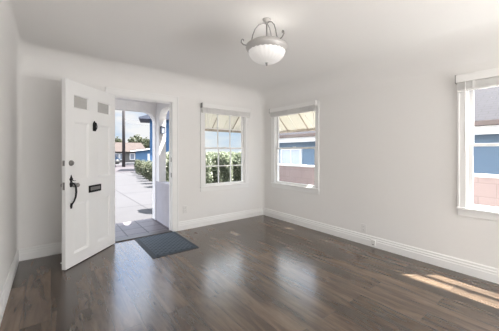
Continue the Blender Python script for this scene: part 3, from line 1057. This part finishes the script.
def hedge_mesh(name, n, rx, h_, leaf, mat, seed):
    rnd = random.Random(seed)
    bm = bmesh.new()
    for k in range(n):
        t = rnd.random()
        z = 0.05 + (h_ - 0.05) * (rnd.random() ** 0.8)
        a = rnd.uniform(0, 2 * PI)
        bulge = rx * (0.92 + 0.08 * math.sin(5 * a + 9 * z)) * min(1.0, 1.15 * math.sqrt(max(0.0, 1 - (z / h_) ** 6)) + 0.1)
        rad = bulge * (t ** 0.35) / max(abs(math.cos(a)), abs(math.sin(a))) ** 0.95
        p = Vector((rad * math.cos(a), rad * math.sin(a), z))
        q = Euler((rnd.uniform(-1.1, 1.1), rnd.uniform(-1.1, 1.1), rnd.uniform(0, 6.3))).to_matrix()
        l = leaf * rnd.uniform(0.7, 1.3)
        vs = [bm.verts.new(p + q @ Vector(c)) for c in ((-l * .5, 0, 0), (-l * .1, l * .26, l * .06), (l * .5, 0, 0), (-l * .1, -l * .26, l * .06))]
        bm.faces.new((vs[0], vs[1], vs[2])); bm.faces.new((vs[0], vs[2], vs[3]))
    me = bpy.data.meshes.new(name)
    bm.to_mesh(me); bm.free()
    me.materials.append(mat)
    return me
H1 = hedge_mesh('hedge_leaves', 7500, 0.285, 1.40, 0.07, M_LEAF, 5)
H2 = hedge_mesh('hedge_leaves', 7500, 0.285, 1.40, 0.07, M_LEAF, 6)
F1 = foliage_mesh('shrub_leaves', 2600, 0.33, 1.0, 0.075, M_LEAF2, 3)
F2 = foliage_mesh('shrub_leaves', 2300, 0.33, 1.0, 0.075, M_LEAF2, 11)
near = [(2.30, 6.10, 1.0, 'leafy shrub beside the porch pillar, seen through the gap by the door frame'),
        (2.87, 5.80, 1.0, 'variegated shrub at the left of the hedge behind the small-paned window'),
        (3.53, 5.83, 1.0, 'variegated shrub in the middle of the hedge behind the small-paned window'),
        (4.19, 5.80, 1.0, 'variegated shrub at the right of the hedge behind the small-paned window'),
        (2.93, 6.52, 1.0, 'variegated shrub set back behind the left gap of the hedge outside the small-paned window'),
        (3.60, 6.54, 1.0, 'variegated shrub set back behind the middle gap of the hedge outside the small-paned window'),
        (4.28, 6.52, 1.0, 'variegated shrub set back behind the right gap of the hedge outside the small-paned window')]
for i, (x, y, s, lb) in enumerate(near):
    plant('leafy_shrub', (x, y, GZ), (H1, H2)[i % 2], 0.9, 0.018, (s, s, s), lb, 'shrub', 'shrubs in front of the small-paned window', i * 1.3)
ordn = ['nearest', 'second', 'third', 'fourth', 'fifth', 'sixth', 'seventh', 'farthest']
for i in range(8):
    t = i / 7
    x, y = 3.45 + 1.35 * t, 10.6 + 8.6 * t
    s = 0.86 - 0.12 * t + random.uniform(-.05, .05)
    plant('leafy_shrub', (x, y, GZ), (F2, F1)[i % 2], 0.9, 0.018, (s * 1.15, s * 1.15, s * 0.92),
          'low variegated shrub, %s in the row along the driveway' % ordn[i], 'shrub', 'shrubs along the driveway', i * 0.9)

# ------------------------------------------------------------------ boundary wall
mb = MB()
mb.box(5.0, 5.16, -6, 9.5, GZ, 0.885)
bw = mb.build('boundary_wall', M_BLOCK)
tag(bw, 'low pink block wall along the side yard outside the right windows', 'block wall')
mb = MB(); mb.box(4.975, 5.185, -6, 9.5, 0.885, 0.925, 0.005)
tag(mb.build('wall_cap', M_CAP, bw), 'pale cap course')

# ------------------------------------------------------------------ neighbouring houses
def house_window(parent, mat4, w, h_, frame_w, glass, mull=1, frame_mat=None):
    mb = MB()
    mb.box(-w / 2 - frame_w, -w / 2, -0.05, 0, -h_ / 2 - frame_w, h_ / 2 + frame_w, 0, mat4)
    mb.box(w / 2, w / 2 + frame_w, -0.05, 0, -h_ / 2 - frame_w, h_ / 2 + frame_w, 0, mat4)
    mb.box(-w / 2, w / 2, -0.05, 0, -h_ / 2 - frame_w, -h_ / 2, 0, mat4)
    mb.box(-w / 2, w / 2, -0.05, 0, h_ / 2, h_ / 2 + frame_w, 0, mat4)
    for k in range(1, mull + 1):
        u = -w / 2 + w * k / (mull + 1)
        mb.box(u - 0.03, u + 0.03, -0.04, 0, -h_ / 2, h_ / 2, 0, mat4)
    f = mb.build('window', frame_mat or M_WHITE, parent)
    mb = MB(); mb.box(-w / 2, w / 2, -0.02, 0.01, -h_ / 2, h_ / 2, 0, mat4)
    mb.build('pane', glass, f)

RF = Matrix(((0, 1, 0, 0), (-1, 0, 0, 0), (0, 0, 1, 0), (0, 0, 0, 1)))
hA = empty('neighbor_house', (9.0, 3.0, GZ))
tag(hA, 'blue house with white fascia and grey shingle roof beyond the pink wall', 'house')
mb = MB(); mb.box(0.0, 6.0, -10, 6.35, 0, 1.90)
mb.build('wall', M_BLUE, hA)
mb = MB(); mb.box(-0.32, 0.0, -10.2, 6.5, 1.86, 2.10)
mb.build('fascia', M_WHITE, hA)
mb = MB(); mb.box(-0.42, -0.30, -10.2, 6.5, 2.08, 2.20)
mb.build('gutter', M_BROWN, hA)
mb = MB()
mb.prism([(-0.40, 2.12), (4.6, 4.75), (9.0, 2.12), (8.8, 2.06), (4.6, 4.62), (-0.30, 2.06)], 16.7, Matrix.Translation((0, -10.2, 0)))
mb.build('roof', M_SHINGLE, hA)
house_window(hA, Matrix.Translation((0, 5.55, 1.10)) @ RF, 1.15, 0.80, 0.10, M_PALEGLASS, 1)

hB = empty('gabled_house', (5.87, 20.0, GZ), -math.radians(17))
tag(hB, 'tall deep blue house end with dark eaves beside the porch pillar', 'house')
mb = MB(); mb.box(0.0, 2.6, 0, 2.4, 0, 3.95)
mb.build('wall', M_BLUE2, hB)
mb = MB(); mb.prism([(-0.75, 3.86), (-0.75, 3.98), (1.3, 4.6), (3.3, 3.98), (3.3, 3.86)], 2.9, Matrix.Translation((0, -0.4, 0)))
mb.build('roof', pm('dark_eave', (0.07, 0.08, 0.11), 0.7, noise=0.1), hB)

hG = empty('garage', (7.3, 30.0, GZ - 0.1), -math.radians(14))
tag(hG, 'small blue garage with a white door beyond the driveway', 'garage')
mb = MB(); mb.prism([(0, 0), (3.0, 0), (3.0, 1.95), (0, 1.62)], 5.0)
mb.build('wall', pm('mid_blue_garage_paint', (0.085, 0.175, 0.30), 0.8, noise=0.05), hG)
mb = MB(); mb.prism([(-0.5, 1.66), (-0.5, 1.76), (3.3, 2.22), (3.3, 2.10)], 5.6, Matrix.Translation((0, -0.36, 0)))
mb.build('roof', M_TANROOF, hG)
mb = MB(); mb.prism([(-0.5, 1.58), (-0.5, 1.70), (3.3, 2.16), (3.3, 2.04)], 0.06, Matrix.Translation((0, -0.42, 0)))
mb.build('fascia', M_WHITE, hG)
mb = MB(); mb.box(1.22, 1.52, -0.05, 0, 0.05, 1.35)
mb.build('door', M_WHITE, hG)

hF = empty('bungalow', (4.2, 40.0, GZ - 0.25))
tag(hF, 'white bungalow with a tan shingle roof across the street', 'house')
mb = MB(); mb.box(0.0, 6.6, 0, 6.0, 0, 1.85)
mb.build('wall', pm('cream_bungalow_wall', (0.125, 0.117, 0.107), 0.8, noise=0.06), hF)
mb = MB(); mb.prism([(-0.5, 0.0), (3.2, 0.0), (3.2, 0.01)], 0.01)
mb.bm.clear()
m4 = Matrix(((0, 1, 0, -0.5), (1, 0, 0, 0), (0, 0, 1, 0), (0, 0, 0, 1)))
mb.prism([(-0.6, 1.75), (3.0, 3.15), (6.6, 1.75)], 7.6, m4)
mb.build('roof', M_TANROOF, hF, recalc=True)
for u, w in ((3.05, 0.5), (3.75, 0.5), (5.1, 0.55)):
    house_window(hF, Matrix.Translation((u, 0, 1.05)), w, 0.75, 0.08, M_DKGLASS, 0)

mb = MB(); mb.box(-20, 40, 19.8, 27.5, GZ - 0.02, GZ + 0.006)
tag(mb.build('street', pm('pinkish_grey_asphalt', (0.042, 0.035, 0.038), 0.9, noise=0.1, scale=1)), 'pinkish grey street beyond the driveway', 'street', kind='structure')

# low street wall in front of the houses
mb = MB(); mb.box(2.0, 12.0, 27.6, 27.8, GZ - 0.1, 0.02)
tag(mb.build('street_kerb_wall', pm('lavender_grey_concrete', (0.14, 0.125, 0.135), 0.9, noise=0.1)), 'low grey kerb wall along the street before the garage', 'wall')

# parked car far off
car = empty('car', (6.42, 34.5, GZ), 0.1)
tag(car, 'small blue car parked in front of the white bungalow', 'car')
mb = MB(); mb.prism([(-1.3, 0.28), (1.3, 0.28), (1.32, 0.62), (0.85, 0.72), (0.45, 1.08), (-0.6, 1.08), (-0.95, 0.74), (-1.3, 0.66)], 1.5, Matrix.Translation((-0.6, 0, 0)) @ Matrix.Scale(0.62, 4, (1, 0, 0)), 0.04)
mb.build('body', pm('blue_car_paint', (0.025, 0.045, 0.08), 0.3, noise=0.05), car)
mb = MB(); mb.prism([(-0.5, 0.78), (0.5, 0.78), (0.36, 1.0), (-0.46, 1.0)], 0.02, Matrix.Translation((-0.6, -0.02, 0)) @ Matrix.Scale(0.62, 4, (1, 0, 0)))
mb.build('side_window', M_DKGLASS, car)
for u in (-1.1, -0.1):
    mb = MB(); mb.lathe([(0, 0), (0.28, 0), (0.28, 0.18), (0, 0.18)], 20, Matrix.Translation((u, 0.08, 0.28)) @ Matrix.Rotation(PI / 2, 4, 'X'))
    mb.build('wheel', M_SLOT, car)

# utility pole and its cables
pole = empty('utility_pole', (5.50, 27.0, GZ))
tag(pole, 'tall dark utility pole beyond the driveway, seen through the doorway', 'pole')
mb = MB(); mb.tube([(0, 0, -0.05), (0, 0, 9.0)], [0.15, 0.11], 12)
mb.build('shaft', M_POLE, pole)
mb = MB(); mb.box(-1.1, 1.1, -0.16, -0.06, 8.1, 8.25)
mb.build('crossarm', M_POLE, pole)
for za, zb, label in ((4.45, 8.3, 'upper thin dark cable crossing the sky behind the doorway'), (4.10, 7.2, 'lower thin dark cable crossing the sky behind the doorway')):
    mb = MB()
    pts = []
    for q in range(15):
        t = q / 14
        pts.append((5.5 + 19.5 * t, 27.22 + 24 * t, za + (zb - za) * t - 0.5 * math.sin(PI * t)))
    mb.tube(pts, 0.016, 5)
    tag(mb.build('overhead_cable', M_WIRE), label, 'cable', 'overhead cables')

# trees behind the houses
FT = foliage_mesh('tree_leaves', 1500, 1.5, 2.6, 0.42, M_TREE, 21)
trees = [(9.4, 50, 1.0, 'small dark tree behind the bungalow roof, left of the utility pole'),
         (12.4, 53, 1.2, 'taller tree behind the bungalow, right of the utility pole'),
         (15.0, 58, 1.2, 'round olive tree behind the blue garage'),
         (17.6, 62, 1.2, 'tree behind the garage, closest to the tall blue house')]
for i, (x, y, s, lb) in enumerate(trees):
    plant('street_tree', (x, y, GZ + 0.3), FT, 2.4, 0.12, (s, s, s), lb, 'tree', 'trees behind the houses', i * 2.1)
